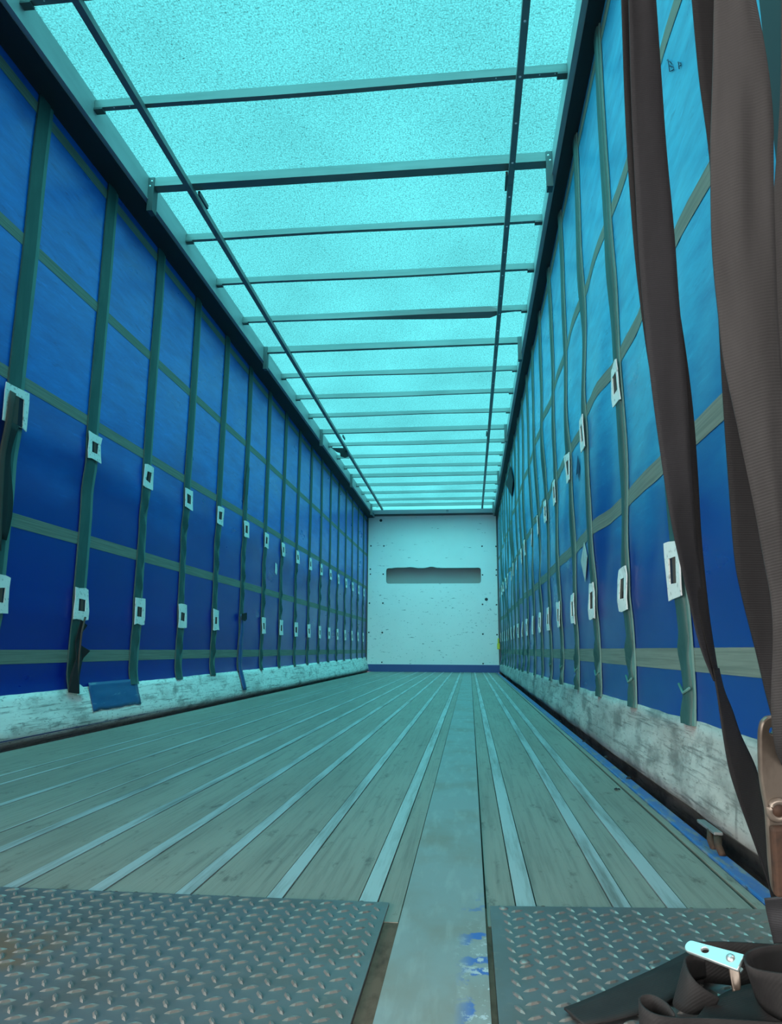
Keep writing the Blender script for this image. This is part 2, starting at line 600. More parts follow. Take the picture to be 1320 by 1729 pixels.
floor = tag(fb.build('floor', [m_floor, m_gap]), 'worn grey-brown load floor of the trailer', 'floor', kind='structure')
for c, w in STRIPS:
    MB().box(c - w / 2, c + w / 2, 1.2, YE, -0.006, 0.0012).build('metal_strip', m_strip, floor)
# steel cover strip running down the middle
cv = MB()
cv.box(-0.113, 0.018, 0.5, 4.55, -0.006, 0.0025)
cv.box(-0.113, 0.018, 4.553, 9.1, -0.006, 0.0025)
cv.box(-0.113, 0.018, 9.103, YE, -0.006, 0.0025)
cover = tag(cv.build('cover_strip', m_cover), 'wide flat steel cover strip with blue paint patches down the middle of the floor', 'cover plate')

# bulkhead with its ragged slot
slot = []
x0, x1, z0, z1, r = -1.575, 0.232, 1.645, 1.945, 0.05
for k in range(6):
    a = math.pi + k / 5 * math.pi / 2
    slot.append((x0 + r + r * math.cos(a), z0 + r + r * math.sin(a)))
for k in range(6):
    a = 1.5 * math.pi + k / 5 * math.pi / 2
    slot.append((x1 - r + r * math.cos(a), z0 + r + r * math.sin(a)))
for k in range(6):
    a = k / 5 * math.pi / 2
    slot.append((x1 - r + r * math.cos(a), z1 - r + r * math.sin(a)))
for k in range(1, 30):
    t = k / 30
    xx = x1 - r + (x0 - x1 + 2 * r) * t
    rag = 0.045 * max(0, noise.noise(Vector((xx * 5.0, 3.1, 0))) + 0.15) * smoothstep(0.32, 0.5, t)
    slot.append((xx, z1 + rag - 0.004))
for k in range(6):
    a = math.pi / 2 + k / 5 * math.pi / 2
    slot.append((x0 + r + r * math.cos(a), z1 - r + r * math.sin(a)))
bulk = flat_shape('wall_front', [[(-1.945, 0.0), (0.545, 0.0), (0.545, 2.975), (-1.945, 2.975)], slot], 0.03,
                  ((0, YE + 0.015, 0), (1, 0, 0), (0, 0, 1)), m_bulk)
tag(bulk, 'white scratched bulkhead with a long dark slot at the far end', 'wall', kind='structure')
rc = MB()
rc.box(-1.72, 0.40, YE + 0.24, YE + 0.26, 1.5, 2.1)
rc.box(-1.72, 0.40, YE + 0.03, YE + 0.24, 1.48, 1.50)
rc.box(-1.72, 0.40, YE + 0.03, YE + 0.24, 2.10, 2.12)
rc.box(-1.74, -1.72, YE + 0.03, YE + 0.26, 1.48, 2.12)
rc.box(0.40, 0.42, YE + 0.03, YE + 0.26, 1.48, 2.12)
rc.build('slot_cavity', m_cavity, bulk)
BOLTS = [(-1.684, 2.877, .028), (-1.874, 2.379, .015), (-1.621, 2.376, .015), (0.262, 2.352, .015), (0.525, 2.346, .015), (-1.881, 1.928, .015),
         (-1.88, 1.831, .013), (-1.631, 1.829, .014), (0.261, 1.804, .014), (0.521, 1.898, .014), (0.518, 1.797, .014), (-1.891, 1.276, .015),
         (-1.633, 1.276, .016), (0.324, 1.344, .030), (0.251, 1.25, .015), (0.512, 1.244, .015), (-1.897, 0.724, .015), (-1.641, 0.722, .018),
         (0.247, 0.699, .016), (0.508, 0.689, .015), (-1.645, 0.171, .014), (0.242, 0.16, .015)]
for bx, bz, br in BOLTS:
    MB().dome((bx, YE, bz), (0, -1, 0), br, 0.01).build('bolt', m_bolt, bulk, smooth=True)
tag(MB().box(-1.95, 0.55, YE - 0.03, YE - 0.001, 0.0, 0.135).build('baseboard_front', m_bluesill), 'dark blue kick board under the bulkhead', 'baseboard', kind='structure')
hd = MB()
hd.box(-1.86, 0.53, 13.30, 13.78, 2.985, 3.08)
hd.box(-1.90, 0.55, 13.72, 13.79, 2.955, 2.984, 1)
tag(hd.build('trim_front', [m_bulk, m_darksteel]), 'pale header above the bulkhead', 'trim', kind='structure')
for nm, xa, xb in (('trim_front_left', -2.05, -1.925), ('trim_front_right', 0.535, 0.66)):
    tag(MB().box(xa, xb, 13.78, 13.86, -0.16, 2.95).build(nm, m_darksteel), 'dark corner post beside the bulkhead', 'trim', kind='structure')

# unseen canopy shape added to block sun from the rear opening
cn = MB()
cn.box(-6.0, 5.0, -7.0, 0.55, 3.7, 3.9)
cn.box(-5.8, -5.5, -6.8, -6.5, -1.2, 3.69).box(4.4, 4.7, -6.8, -6.5, -1.2, 3.69).box(-5.8, -5.5, 0.0, 0.3, -1.2, 3.69).box(4.4, 4.7, 0.0, 0.3, -1.2, 3.69)
tag(cn.build('sun_blocker', m_darksteel), 'grey unseen sun blocker added behind the trailer', 'sun blocker', kind='structure')
# roof skin
rows = []
for j in range(28):
    yy = 0.8 + (YE - 0.8) * j / 27
    rows.append([Vector((-1.83 + (0.515 + 1.83) * i / 12, yy, 3.083 + 0.006 * math.sin(yy * 10.4))) for i in range(13)])
tag(MB().grid(rows).build('ceiling', m_roof, smooth=True), 'translucent cyan fibre roof sheet', 'roof', kind='structure')

# cant rails: bright inner web, dark box below
for side, s in (('left', -1), ('right', 1)):
    xf = -1.80 if s < 0 else 0.485
    xo = XL - 0.06 if s < 0 else XR + 0.06
    rl = MB()
    a, b = sorted((xf, xf + s * 0.03))
    rl.box(a, b, 0.8, YE, 2.945, 3.083)
    a, b = sorted((xf - s * 0.006, xf + s * 0.02))
    rl.box(a, b, 0.8, YE, 2.936, 2.9449)
    a, b = sorted((xf + s * 0.0301, xo))
    rl.box(a, b, 0.8, YE, 3.04, 3.083)
    a, b = sorted((xf + s * 0.0201, xo))
    rl.box(a, b, 0.8, YE, 2.930, 2.955, 1)
    a, b = sorted((XL + 0.045 if s < 0 else XR - 0.045, XL + 0.055 if s < 0 else XR - 0.055))
    tag(rl.build('trim_' + side, [m_alu, m_railunder]), 'long roof edge rail above the %s curtain' % side, 'trim', kind='structure')

# rear frame around the open end
tag(MB().box(XL - 0.05, XR + 0.05, 0.72, 0.80, 2.90, 3.10).build('trim_rear', m_darksteel), 'rear roof frame', 'trim', kind='structure')
tag(MB().box(0.53, 0.64, 0.98, Y0, -0.10, 2.93).build('trim_rear_right', m_railunder, bevel=0.008), 'dark rear corner pillar behind the hanging straps', 'pillar', kind='structure')
tag(MB().box(-2.02, -1.90, 0.98, Y0, -0.10, 2.93).build('trim_rear_left', m_railunder, bevel=0.008), 'dark rear corner pillar on the left', 'pillar', kind='structure')

# floor side rail, right: chipped blue paint
sr = MB()
sr.box(0.477, 0.512, 0.5, YE, -0.06, 0.004)
sr.box(0.5125, 0.540, 0.5, YE, -0.09, -0.018, 1)
tag(sr.build('trim_floor_right', [m_bluerail, m_black], bevel=0.004), 'chipped blue floor side rail along the right curtain', 'trim', kind='structure')
sl = MB()
sl.box(-1.878, -1.852, 0.5, YE, -0.10, -0.03)  # black strip put where shade fills the gap beside the floor
tag(sl.build('trim_floor_left', [m_black]), 'black strip painted for the shaded gap along the left curtain', 'trim', kind='structure')


# ------------------------------------------------------------------ side curtains
def bulge(s, y, z):
    """how far the sheet leans into the trailer"""
    v = 0.0
    if s < 0:
        v += 0.06 * smoothstep(0.30, 0.03, z)
        v += 0.008 * math.exp(-((z - 1.36) / 0.09) ** 2) * (0.7 + 0.5 * noise.noise(Vector((y * 0.8, 1, 0))))
        v -= 0.004 * math.exp(-((z - 1.20) / 0.08) ** 2)
        v += 0.005 * math.exp(-((z - 0.56) / 0.07) ** 2)
        v += 0.008 * noise.noise(Vector((y * 0.7, z * 0.9, 2.0)))
    else:
        v += 0.03 * smoothstep(0.30, 0.02, z)
        w = smoothstep(2.6, 1.8, z) * smoothstep(0.5, 0.9, z)
        ph = noise.noise(Vector((y * 2.6 + z * 1.5, z * 0.5, 5.0)))
        v += 0.022 * w * ph
        fold = noise.noise(Vector(((y * 0.85 + z * 0.53) * 5.5, (z * 0.85 - y * 0.53) * 1.1, 9.0)))
        v += 0.011 * fold * smoothstep(2.2, 1.5, z) * smoothstep(0.45, 0.8, z)
        v += 0.006 * math.exp(-((z - 0.60) / 0.07) ** 2)
        v += 0.014 * noise.noise(Vector((y * 0.8, z * 0.8, 8.0)))
        v += 0.012 * noise.noise(Vector((y * 3.0, z * 9, 3.0))) * smoothstep(0.4, 0.2, z)
    v -= 0.11 * smoothstep(0.035, -0.05, z)
    v *= smoothstep(2.95, 2.6, z)
    return v


def cpt(s, y, z, off=0.0):
    base = XL if s < 0 else XR
    return Vector((base - s * (bulge(s, y, z) + off), y, z))


def band_top(s, y):
    return 0.21 + 0.0045 * (y - 2.5) if s < 0 else 0.235 - 0.006 * (y - 2.0)


ZB = -0.118
SEAMS_L = [2.86, 2.195, 1.565, 0.95, 0.37]
SEAMS_R = [2.87, 2.08, 1.49, 0.945, 0.388]


def strip_along_y(s, zc, h, off, y0, y1, step=0.09):
    rows = []
    ny = int((y1 - y0) / step) + 1
    for j in range(ny + 1):
        y = y0 + (y1 - y0) * j / ny
        rows.append([cpt(s, y, zc + h * (t - 0.5), o) for t, o in ((0, off), (0.5, off), (1, off))])
    return MB().grid(rows)


def sleeve(s, y, z0, z1, w, parent, wr_from=None, torn=None, seed=0):
    if s < 0:
        secs = [([(-.5, .001), (-.49, .008)], 0), ([(-.49, .008), (-.3, .012), (-.12, .013), (.05, .013), (.2, .012)], 0), ([(.2, .012), (.21, .007)], 0),
                ([(.21, .007), (.35, .008), (.49, .006)], 1), ([(.49, .006), (.5, .001)], 1)]
    else:
        secs = [([(-.5, .001), (-.49, .006)], 1), ([(-.49, .006), (-.36, .007)], 1), ([(-.36, .007), (-.34, .013), (-.1, .015), (.15, .014), (.36, .012)], 0),
                ([(.36, .012), (.37, .007), (.49, .006)], 1), ([(.49, .006), (.5, .001)], 1)]
    b = MB()
    nz = int((z1 - z0) / 0.022)
    for prof, mi in secs:
        rows = []
        for i in range(nz + 1):
            z = z0 + (z1 - z0) * i / nz
            tw = 0.0 if wr_from is None else smoothstep(wr_from, wr_from - 0.1, z)
            for zp in (0.625, 1.435 if s < 0 else 1.395):
                tw *= smoothstep(0.07, 0.14, abs(z - zp))
            drift = 0.008 * noise.noise(Vector((seed * 3.7, z * 1.3, 0)))
            row = []
            for u, o in prof:
                wr = 0.011 * tw * math.sin(z * 38 + u * 7 + seed) * (0.6 + 0.4 * math.sin(z * 9 + seed)) + 0.004 * tw * noise.noise(Vector((z * 18, u * 3, seed)))
                edge = max(0.0, 1 - (abs(u) * 2) ** 4)
                wid = w * (1 - 0.14 * tw * (0.5 + 0.5 * math.sin(z * 5 + seed)))
                row.append(cpt(s, y + u * wid + drift, z, o + wr * edge + 0.002))
            rows.append(row)
        b.grid(rows, mi)
    return b.build('strap_sleeve', [m_sleeve, m_sleeve_edge], parent, smooth=True)


def patch(s, y, z, w, h, hw, hh, parent, seed, hz=0.0, open_bottom=False):
    """white welded patch with a rectangular window and the end of a load strap in it"""
    rnd = random.Random(seed)

    def p(u, v, off):
        lean = 0.006 * noise.noise(Vector((u * 9, v * 9, seed)))
        return cpt(s, y + u, z + v, off + lean + 0.012)
    b = MB()
    us = [-w / 2, -hw / 2, hw / 2, w / 2]
    vs = [-h / 2, hz - hh / 2, hz + hh / 2, h / 2]
    jig = {(i, j): (rnd.uniform(-.006, .006), rnd.uniform(-.005, .005)) for i in range(4) for j in range(4)}
    front = [[p(us[i] + jig[i, j][0], vs[j] + jig[i, j][1], .010) for i in range(4)] for j in range(4)]
    back = [[q + Vector((s * 0.004, 0, 0)) for q in row] for row in front]
    vv = [q for r_ in front for q in r_] + [q for r_ in back for q in r_]
    fs = []
    for j in range(3):
        for i in range(3):
            if i == 1 and j == 1:
                continue
            if open_bottom and i == 1 and j == 0:
                continue
            a = [j * 4 + i, j * 4 + i + 1, (j + 1) * 4 + i + 1, (j + 1) * 4 + i]
            fs.append(a)
            fs.append([k + 16 for k in a[::-1]])
    ring = [0, 1, 2, 3, 7, 11, 15, 14, 13, 12, 8, 4]
    for k in range(12):
        a_, c_ = ring[k], ring[(k + 1) % 12]
        fs.append([a_, c_, c_ + 16, a_ + 16])
    inner = [5, 6, 10, 9]
    for k in range(4):
        a_, c_ = inner[k], inner[(k + 1) % 4]
        fs.append([c_, a_, a_ + 16, c_ + 16])
    b.add(vv, fs, 0)
    n0 = len(b.v)
    b.add([p(-hw / 2 - .004, hz - hh / 2 - .004, .0062), p(hw / 2 + .004, hz - hh / 2 - .004, .0062), p(hw / 2 + .004, hz + hh / 2 + .004, .0062), p(-hw / 2 - .004, hz + hh / 2 + .004, .0062)],
          [(0, 1, 2, 3)], 1)
    o = b.build('reinforcing_patch', [m_patch, m_slot], parent)
    a = rnd.uniform(-.12, .16) * hw
    sb = MB()
    sb.add([p(a - hw * .17, hz - hh / 2, .0075), p(a + hw * .20, hz - hh / 2, .0085), p(a + hw * .20, hz + hh / 2, .0085), p(a - hw * .17, hz + hh / 2, .0075)], [(0, 1, 2, 3)])
    sb.build('strap_end', m_strap_end, o, solid=0.0015)
    return o


def curtain(s):
    side = 'left' if s < 0 else 'right'
    t = thing('side_curtain', (XL if s < 0 else XR, Y0, 0),
              'deep blue tarpaulin side curtain on the left, with white patches on green strap sleeves' if s < 0 else
              'lighter blue rippled tarpaulin side curtain on the right, behind the hanging brown straps', 'curtain', 'side curtains of the trailer')
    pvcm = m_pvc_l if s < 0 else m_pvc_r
    ny = 230
    rows = []
    zs = [ZB + 0.03 * i for i in range(14)] + [0.32 + 0.045 * i for i in range(60)]
    zs = [z for z in zs if z < 2.94] + [2.94]
    for j in range(ny + 1):
        y = Y0 + (YE - Y0) * j / ny
        rows.append([cpt(s, y, z) for z in zs])
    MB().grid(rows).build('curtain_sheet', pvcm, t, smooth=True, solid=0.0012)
    # white scuff band on the bottom
    rows = []
    nb = 260
    for j in range(nb + 1):
        y = Y0 + (YE - Y0) * j / nb
        zt = band_top(s, y) + 0.004 * noise.noise(Vector((y * 6, 0, s)))
        rows.append([cpt(s, y, ZB + (zt - ZB) * k / 12, 0.004 * (1 if k < 12 else .3)) for k in range(13)])
    MB().grid(rows).build('scuff_band', m_band_l if s < 0 else m_band_r, t, smooth=True, solid=0.001)
    for zc in (SEAMS_L if s < 0 else SEAMS_R):
        h_ = 0.060 if zc < 1.0 else 0.055
        strip_along_y(s, zc, h_, 0.0022, Y0, YE).build('seam_band', m_seam, t, smooth=True)
    n_s = 17 if s < 0 else 18
    for k in range(n_s):
        y = 2.805 + 0.656 * k if s < 0 else 2.02 + 0.6425 * k
        if y > 13.7:
            break
        zb = band_top(s, y) - 0.012
        w = 0.115 if s < 0 else 0.105
        sl = sleeve(s, y, zb, 2.93, w, t, wr_from=(1.36 if k > 1 else 0.55) if s < 0 else 0.5, seed=k + (0 if s < 0 else 40))
        zu, zl = (1.435, 0.625) if s < 0 else (1.395, 0.625)
        if s < 0 and k == 0:
            patch(s, y - 0.01, 1.43, 0.165, 0.17, 0.10, 0.13, sl, k, hz=-0.02, open_bottom=True)
        else:
            patch(s, y, zu, 0.13 if s < 0 else 0.12, 0.14 if s < 0 else 0.155, 0.066, 0.062 if s < 0 else 0.078, sl, k + 100 * s)
        if not (s < 0 and k == 5):
            patch(s, y, zl, 0.13, 0.155, 0.066, 0.060 if s < 0 else 0.075, sl, k + 50 + 100 * s, hz=0.0 if s > 0 else -0.005)
        if s > 0 and k < 6:
            wr = MB()
            z_ = 0.305
            wr.tube([cpt(s, y - .05, z_ + .012, .018), cpt(s, y, z_ - .004, .021), cpt(s, y + .05, z_ + .018, .018)], 0.004, 6)
            wr.build('sleeve_fold', m_sleeve_edge, sl, smooth=True)
    return t


cur_l = curtain(-1)
cur_r = curtain(1)

# --- things that belong to the left curtain
# blue repair sheet over the scuff band
rows = []
for j in range(15):
    y = 3.60 + 0.54 * j / 14
    zlow = 0.095 + 0.010 * noise.noise(Vector((y * 14, 4, 0)))
    rows.append([cpt(-1, y, zlow + (0.235 - zlow) * i / 8, 0.009 + 0.004 * noise.noise(Vector((y * 9, i * .6, 0)))) for i in range(9)])
tag(MB().grid(rows).build('repair_sheet', m_repair, cur_l, smooth=True, solid=0.0015), 'dark blue repair sheet over the white scuff band')
# tape over the sixth sleeve
rows = []
for i in range(22):
    z = 0.07 + 0.63 * i / 21
    ww = 0.10 if z < 0.5 else 0.085
    rows.append([cpt(-1, 6.085 + ww * (u - .5) + 0.012 * noise.noise(Vector((z * 5, 1, 1))), z, o + 0.006 * noise.noise(Vector((z * 20, u * 3, 1)))) for u, o in ((0, .014), (.3, .026), (.7, .026), (1, .014))])
tag(MB().grid(rows).build('repair_tape', m_tape, cur_l, smooth=True, solid=0.0015), 'long blue repair tape over a torn strap sleeve')
tag(MB().add([cpt(-1, 6.02, 0.70, .03), cpt(-1, 6.15, 0.715, .034), cpt(-1, 6.15, 0.66, .036), cpt(-1, 6.09, 0.64, .04), cpt(-1, 6.02, 0.65, .03)], [(0, 1, 2, 3, 4)]).build('tape_end', m_black, cur_l, solid=0.003), 'dark ragged top of the repair tape')
# loose dark strap edge on the sixth sleeve, higher up
tag(MB().add([cpt(-1, 6.02, 1.90, .02), cpt(-1, 6.06, 2.02, .02), cpt(-1, 6.08, 1.98, .03), cpt(-1, 6.05, 1.74, .035), cpt(-1, 5.98, 1.64, .03)], [(0, 1, 2, 3, 4)]).build('loose_flap', m_sleeve, cur_l, solid=0.003), 'small loose flap hanging from a sleeve')
# small white label
tag(MB().add([cpt(-1, 7.15, 1.27, .004), cpt(-1, 7.22, 1.26, .004), cpt(-1, 7.25, 1.20, .004), cpt(-1, 7.22, 1.15, .004), cpt(-1, 7.16, 1.17, .004)], [(0, 1, 2, 3, 4)]).build('label_sticker', m_patch, cur_l, solid=0.001), 'small pale sticker')
# torn strap end hanging below the second lower patch
tb = MB()
pts = [(3.455, .545), (3.50, .52), (3.475, .47), (3.50, .42), (3.555, .395), (3.52, .36), (3.50, .30), (3.475, .25), (3.46, .19), (3.40, .20), (3.41, .28), (3.435, .36), (3.445, .44)]
tb.add([cpt(-1, a - 0.02, b_, .035 + .012 * math.sin(i * 1.9)) for i, (a, b_) in enumerate(pts)], [tuple(range(len(pts)))])
tag(tb.build('torn_sleeve_flap', m_black, cur_l, solid=0.004), 'black torn flap of the sleeve')
tg = MB()
tg.tube([cpt(-1, 3.475 - .02, .56, .045), cpt(-1, 3.45 - .02, .48, .05), cpt(-1, 3.45 - .02, .38, .05), cpt(-1, 3.46 - .02, .28, .045), cpt(-1, 3.45 - .02, .21, .04)], 0.005, 6)
tg.build('torn_strap_edge', m_strap_end, cur_l, smooth=True)
tag(MB().add([cpt(-1, 3.44, .185, .03), cpt(-1, 3.53, .185, .03), cpt(-1, 3.52, .215, .025), cpt(-1, 3.49, .235, .02)], [(0, 1, 2, 3)]).build('torn_patch_scrap', m_patch, cur_l, solid=0.004), 'torn white scrap of patch')
# brown load strap showing through the torn first sleeve
rows = []
for i in range(16):
    z = 0.80 + 0.68 * i / 15
    c = 2.80 - 0.035 + 0.03 * math.sin(z * 4)
    rows.append([cpt(-1, c + u, z, .030) for u in (-.022, -.007, .007, .018)])
tag(MB().grid(rows).build('load_strap', m_strap_end, cur_l, smooth=True, solid=0.003), 'brown load strap showing in the torn sleeve')
rows = []
for i in range(16):
    z = 0.85 + 0.50 * i / 15
    w_ = 0.030 + 0.022 * math.sin((z - .85) / .5 * math.pi * 2.0)
    rows.append([cpt(-1, 2.785 + a_, z, .026) for a_ in (-.045, -.02, .0, w_)])
tag(MB().grid(rows).build('torn_sleeve_flap', m_black, cur_l, smooth=True, solid=0.002), 'black torn edge of the first sleeve')

# --- things that belong to the right curtain
dm = MB()
dm.add([cpt(1, 3.555, .925, .006), cpt(1, 3.44, .84, .006), cpt(1, 3.565, .735, .006), cpt(1, 3.69, .85, .006), cpt(1, 3.56, .84, .008)],
       [(0, 1, 4), (1, 2, 4), (2, 3, 4), (3, 0, 4)])
tag(dm.build('diamond_placard', m_sticker, cur_r, solid=0.0015), 'pale worn diamond placard')
ink = MB()


def stroke(pts):
    ink.tube([at_x(px, py, XR) + Vector((-0.004 - bulge(1, at_x(px, py, XR).y, at_x(px, py, XR).z), 0, 0)) for px, py in pts], 0.0012, 6)


stroke([(1133, 100), (1134.5, 109), (1136, 120)])
stroke([(1131.5, 101), (1137, 104), (1140, 108), (1136, 111), (1142, 113), (1142.5, 117), (1137, 120)])
stroke([(1149.5, 104), (1151, 116)])
stroke([(1149, 105), (1153.5, 106), (1154, 110), (1151, 111)])
tag(ink.build('pen_marking', m_ink, cur_r, smooth=True), 'faint handwritten marking')
sq = MB()
sq.add([cpt(1, 3.66, 1.33, .006), cpt(1, 3.70, 1.40, .006), cpt(1, 3.73, 1.36, .006), cpt(1, 3.77, 1.31, .006), cpt(1, 3.72, 1.31, .006), cpt(1, 3.70, 1.26, .006)], [(0, 1, 2, 3, 4, 5)])
tag(sq.build('dirt_stain', m_ink, cur_r, solid=0.001), 'dark scuff stain')
p5 = [at_x(px, py, 0.545) for px, py in ((861, 786), (866, 811), (863.5, 838), (859, 828), (854, 818), (857.5, 804))]
tag(MB().add(p5, [tuple(range(6))]).build('torn_flap', m_tarp, cur_r, solid=0.004), 'dark torn flap below the roof rail')

# ------------------------------------------------------------------ roof bars
BARS = [1.15, 1.755, 2.36, 2.96, 3.58, 4.14, 4.72, 5.345, 5.965, 6.585, 7.195, 7.82, 8.46, 9.02, 9.63, 10.21, 10.78, 11.39, 12.0, 12.6, 13.12]
POSTED = {3.58, 5.965, 8.46, 10.78, 13.12}
ORD = ['', '', 'cut off by the top edge of the photo', 'second', 'third', 'fourth', 'fifth', 'sixth', 'seventh', 'eighth', 'ninth', 'tenth',
       'eleventh', 'twelfth', 'thirteenth', 'fourteenth', 'fifteenth', 'sixteenth', 'seventeenth', 'eighteenth', 'nineteenth']
for i, yb in enumerate(BARS):
    if i < 2:
        continue
    big = yb in POSTED
    lab = 'grey steel roof crossbar ' + (ORD[i] if i == 2 else ORD[i] + ' from the top of the photo')
    if yb == 3.58:
        lab = 'thick grey steel roof crossbar with riveted end posts, nearest of the posted crossbars'
    elif big:
        lab += ', standing on dark end posts'
    elif yb == 5.345:
        lab = 'bent grey roof crossbar with a dark twisted underside, sixth from the top'
    elif i == 20:
        lab = 'grey steel roof crossbar closest to the white bulkhead'
    if i == 20:
        lab = 'grey steel roof crossbar with dark end posts, closest to the white bulkhead'
    t = thing('roof_crossbar', (-0.66, yb, 3.05), lab, 'crossbar', 'roof crossbars')
    b = MB()
    dy, dz = (0.064, 0.052) if yb == 3.58 else ((0.040, 0.05) if big else (0.028, 0.040))
    xa, xb = (-1.775, 0.462) if big else (-1.799, 0.484)
    nseg = 24
    ra, rb_, rc_, rd = [], [], [], []
    for k in range(nseg + 1):
        u = k / nseg
        xx = xa + (xb - xa) * u
        sag = 0.0 if big else 0.006 * math.sin(u * 5 + yb * 3) * math.sin(u * math.pi)
        tw = 0.0
        if yb == 5.345:
            tw = 0.055 * smoothstep(0.25, 0.85, u) * smoothstep(0.93, 0.88, u)
        ra.append(Vector((xx, yb, 3.025 + dz)))
        rb_.append(Vector((xx, yb + tw * .2, 3.022 + sag)))
        rc_.append(Vector((xx, yb + dy + tw, 3.022 + sag - tw * 0.35)))
        rd.append(Vector((xx, yb + dy, 3.025 + dz)))
    b.grid([ra, rb_, rc_, rd, ra])
    ne = nseg + 1
    b.add([ra[0], rb_[0], rc_[0], rd[0], ra[-1], rb_[-1], rc_[-1], rd[-1]], [(0, 3, 2, 1), (4, 5, 6, 7)])
    b.build('beam', m_galv, t)
    if big:
        for sx, s in ((-1.80, -1), (0.485, 1)):
            pb = MB()
            a, c = sorted((sx, sx - s * 0.035))
            pb.box(a, c, yb - 0.006, yb + 0.004, 2.865, 3.075)
            pb.box(sx - s * .03 if s > 0 else sx, sx if s > 0 else sx - s * .03, yb + 0.005, yb + 0.06, 2.87, 3.075)
            po = pb.build('end_post', m_darksteel, t)
            if yb == 3.58:
                for zz in (3.05, 3.02):
                    MB().dome((sx - s * (.022 if zz > 3.04 else .012), yb - 0.006, zz), (0, -1, 0), 0.006, 0.004).build('rivet', m_bright, po, smooth=True)
    else:
        for sx, s in ((-1.80, -1), (0.485, 1)):
            pb = MB()
            a, c = sorted((sx, sx - s * 0.045))
            pb.box(a, c, yb - 0.004, yb + dy + 0.006, 3.010, 3.020)
            pb.build('end_bracket', m_darksteel, t)
        if yb < 4.5:
            for xx in (-1.70, -1.62, -1.30, -1.08, 0.05, 0.16, 0.36, 0.43) if yb < 3.2 else (-1.62, 0.05, 0.36):
                MB().dome((xx, yb + 0.008, 3.0219 + 0.0), (0, 0, -1), 0.0035, 0.003, 8).build('rivet', m_bright, t, smooth=True)

# two long bars below the crossbars
for side, xa, xb, lab in (('l', -1.545, -1.60, 'long thin dark roof runner bar on the left, under the crossbars'),
                          ('r', 0.267, 0.268, 'long thin dark roof runner bar on the right, dotted with painted specks of light')):
    t = thing('roof_runner', (xa, 0.8, 3.0), lab, 'roof bar', 'long roof runners')
    b = MB()
    for ya, yb in ((0.8, 3.72), (3.722, 8.6), (8.602, 13.3)):
        x_a = xa + (xb - xa) * (ya - .8) / 12.5
        x_b = xa + (xb - xa) * (yb - .8) / 12.5
        b.bar((x_a, ya, 3.003), (x_b, yb, 3.003), 0.032, 0.034)
    b.build('bar', m_galv, t)
    for y in (3.70, 8.58):
        MB().box(xa - (.03 if side == 'r' else -.018), xa - (.018 if side == 'r' else -.03), y - .06, y + .08, 2.99, 3.016).build('joint_plate', m_darksteel, t)
    if side == 'r':
        for k in range(24):
            y = 2.03 + 0.3 * k
            if y > 7:
                break
            MB().dome((xa + 0.0, y, 2.986), (0, 0, -1), 0.0065, 0.004, 8).build('rivet', m_bright, t, smooth=True)  # white domes stand in for light showing through holes in the bar

# torn roof lining near the left rail, far off
t_ = [at_y(px, py, 9.15) for px, py in ((559, 756), (584, 756.5), (586, 764), (589, 771), (582, 773), (575, 771), (574, 765), (568, 763))]
tag(MB().add(t_, [tuple(range(len(t_)))]).build('torn_lining', m_tarp, None, solid=0.006), 'small black torn rag hanging between the left roof rail and the left runner bar', 'rag')

# ------------------------------------------------------------------ checker plates
def checker(name, x0, x1, y0, y1a, y1b, label):
    """tread plate; y1a and y1b are its far edge at x0 and x1"""
    t = thing(name, ((x0 + x1) / 2, y0, 0.0), label, 'floor plate', 'tread plates at the rear of the floor')
    b = MB()
    z = 0.004

    def ye(x):
        return y1a + (y1b - y1a) * (x - x0) / (x1 - x0)
    b.add([(x0, y0, -.004), (x1, y0, -.004), (x1, y1b, -.004), (x0, y1a, -.004), (x0, y0, z), (x1, y0, z), (x1, y1b, z), (x0, y1a, z)],
          [(0, 3, 2, 1), (4, 5, 6, 7), (0, 1, 5, 4), (1, 2, 6, 5), (2, 3, 7, 6), (3, 0, 4, 7)])
    PX, PY = 0.034, 0.034
    ca, sa = math.cos(math.radians(45)), math.sin(math.radians(45))
    ang1, ang2 = math.radians(30), math.radians(-60)
    i0, i1 = int(x0 / PX) - 1, int(x1 / PX) + 1
    for i in range(i0, i1 + 1):
        for j in range(int(y0 / PY), int(max(y1a, y1b) / PY) + 1):
            for (ox, oy, an) in ((0, 0, ang1), (PX / 2, PY / 2, ang2)):
                cx_, cy_ = i * PX + ox, j * PY + oy
                if cx_ < x0 + .012 or cx_ > x1 - .012 or cy_ < y0 + .01 or cy_ > ye(cx_) - .012:
                    continue
                c, s_ = math.cos(an), math.sin(an)
                L, Wd, H = 0.0118, 0.0031, 0.0022
                vs = []
                for (u, v, hh) in ((-L, 0, 0), (-L * .5, -Wd, 0), (L * .5, -Wd, 0), (L, 0, 0), (L * .5, Wd, 0), (-L * .5, Wd, 0),
                                   (-L * .62, 0, H * .8), (-L * .3, -Wd * .4, H), (L * .3, -Wd * .4, H), (L * .62, 0, H * .8), (L * .3, Wd * .4, H), (-L * .3, Wd * .4, H)):
                    vs.append((cx_ + u * c - v * s_, cy_ + u * s_ + v * c, z + hh))
                b.add(vs, [(6, 7, 8, 9, 10, 11), (0, 1, 7, 6), (1, 2, 8, 7), (2, 3, 9, 8), (3, 4, 10, 9), (4, 5, 11, 10), (5, 0, 6, 11)], 1)
    b.build('tread_plate', [m_plate, m_stud], t)
    return t


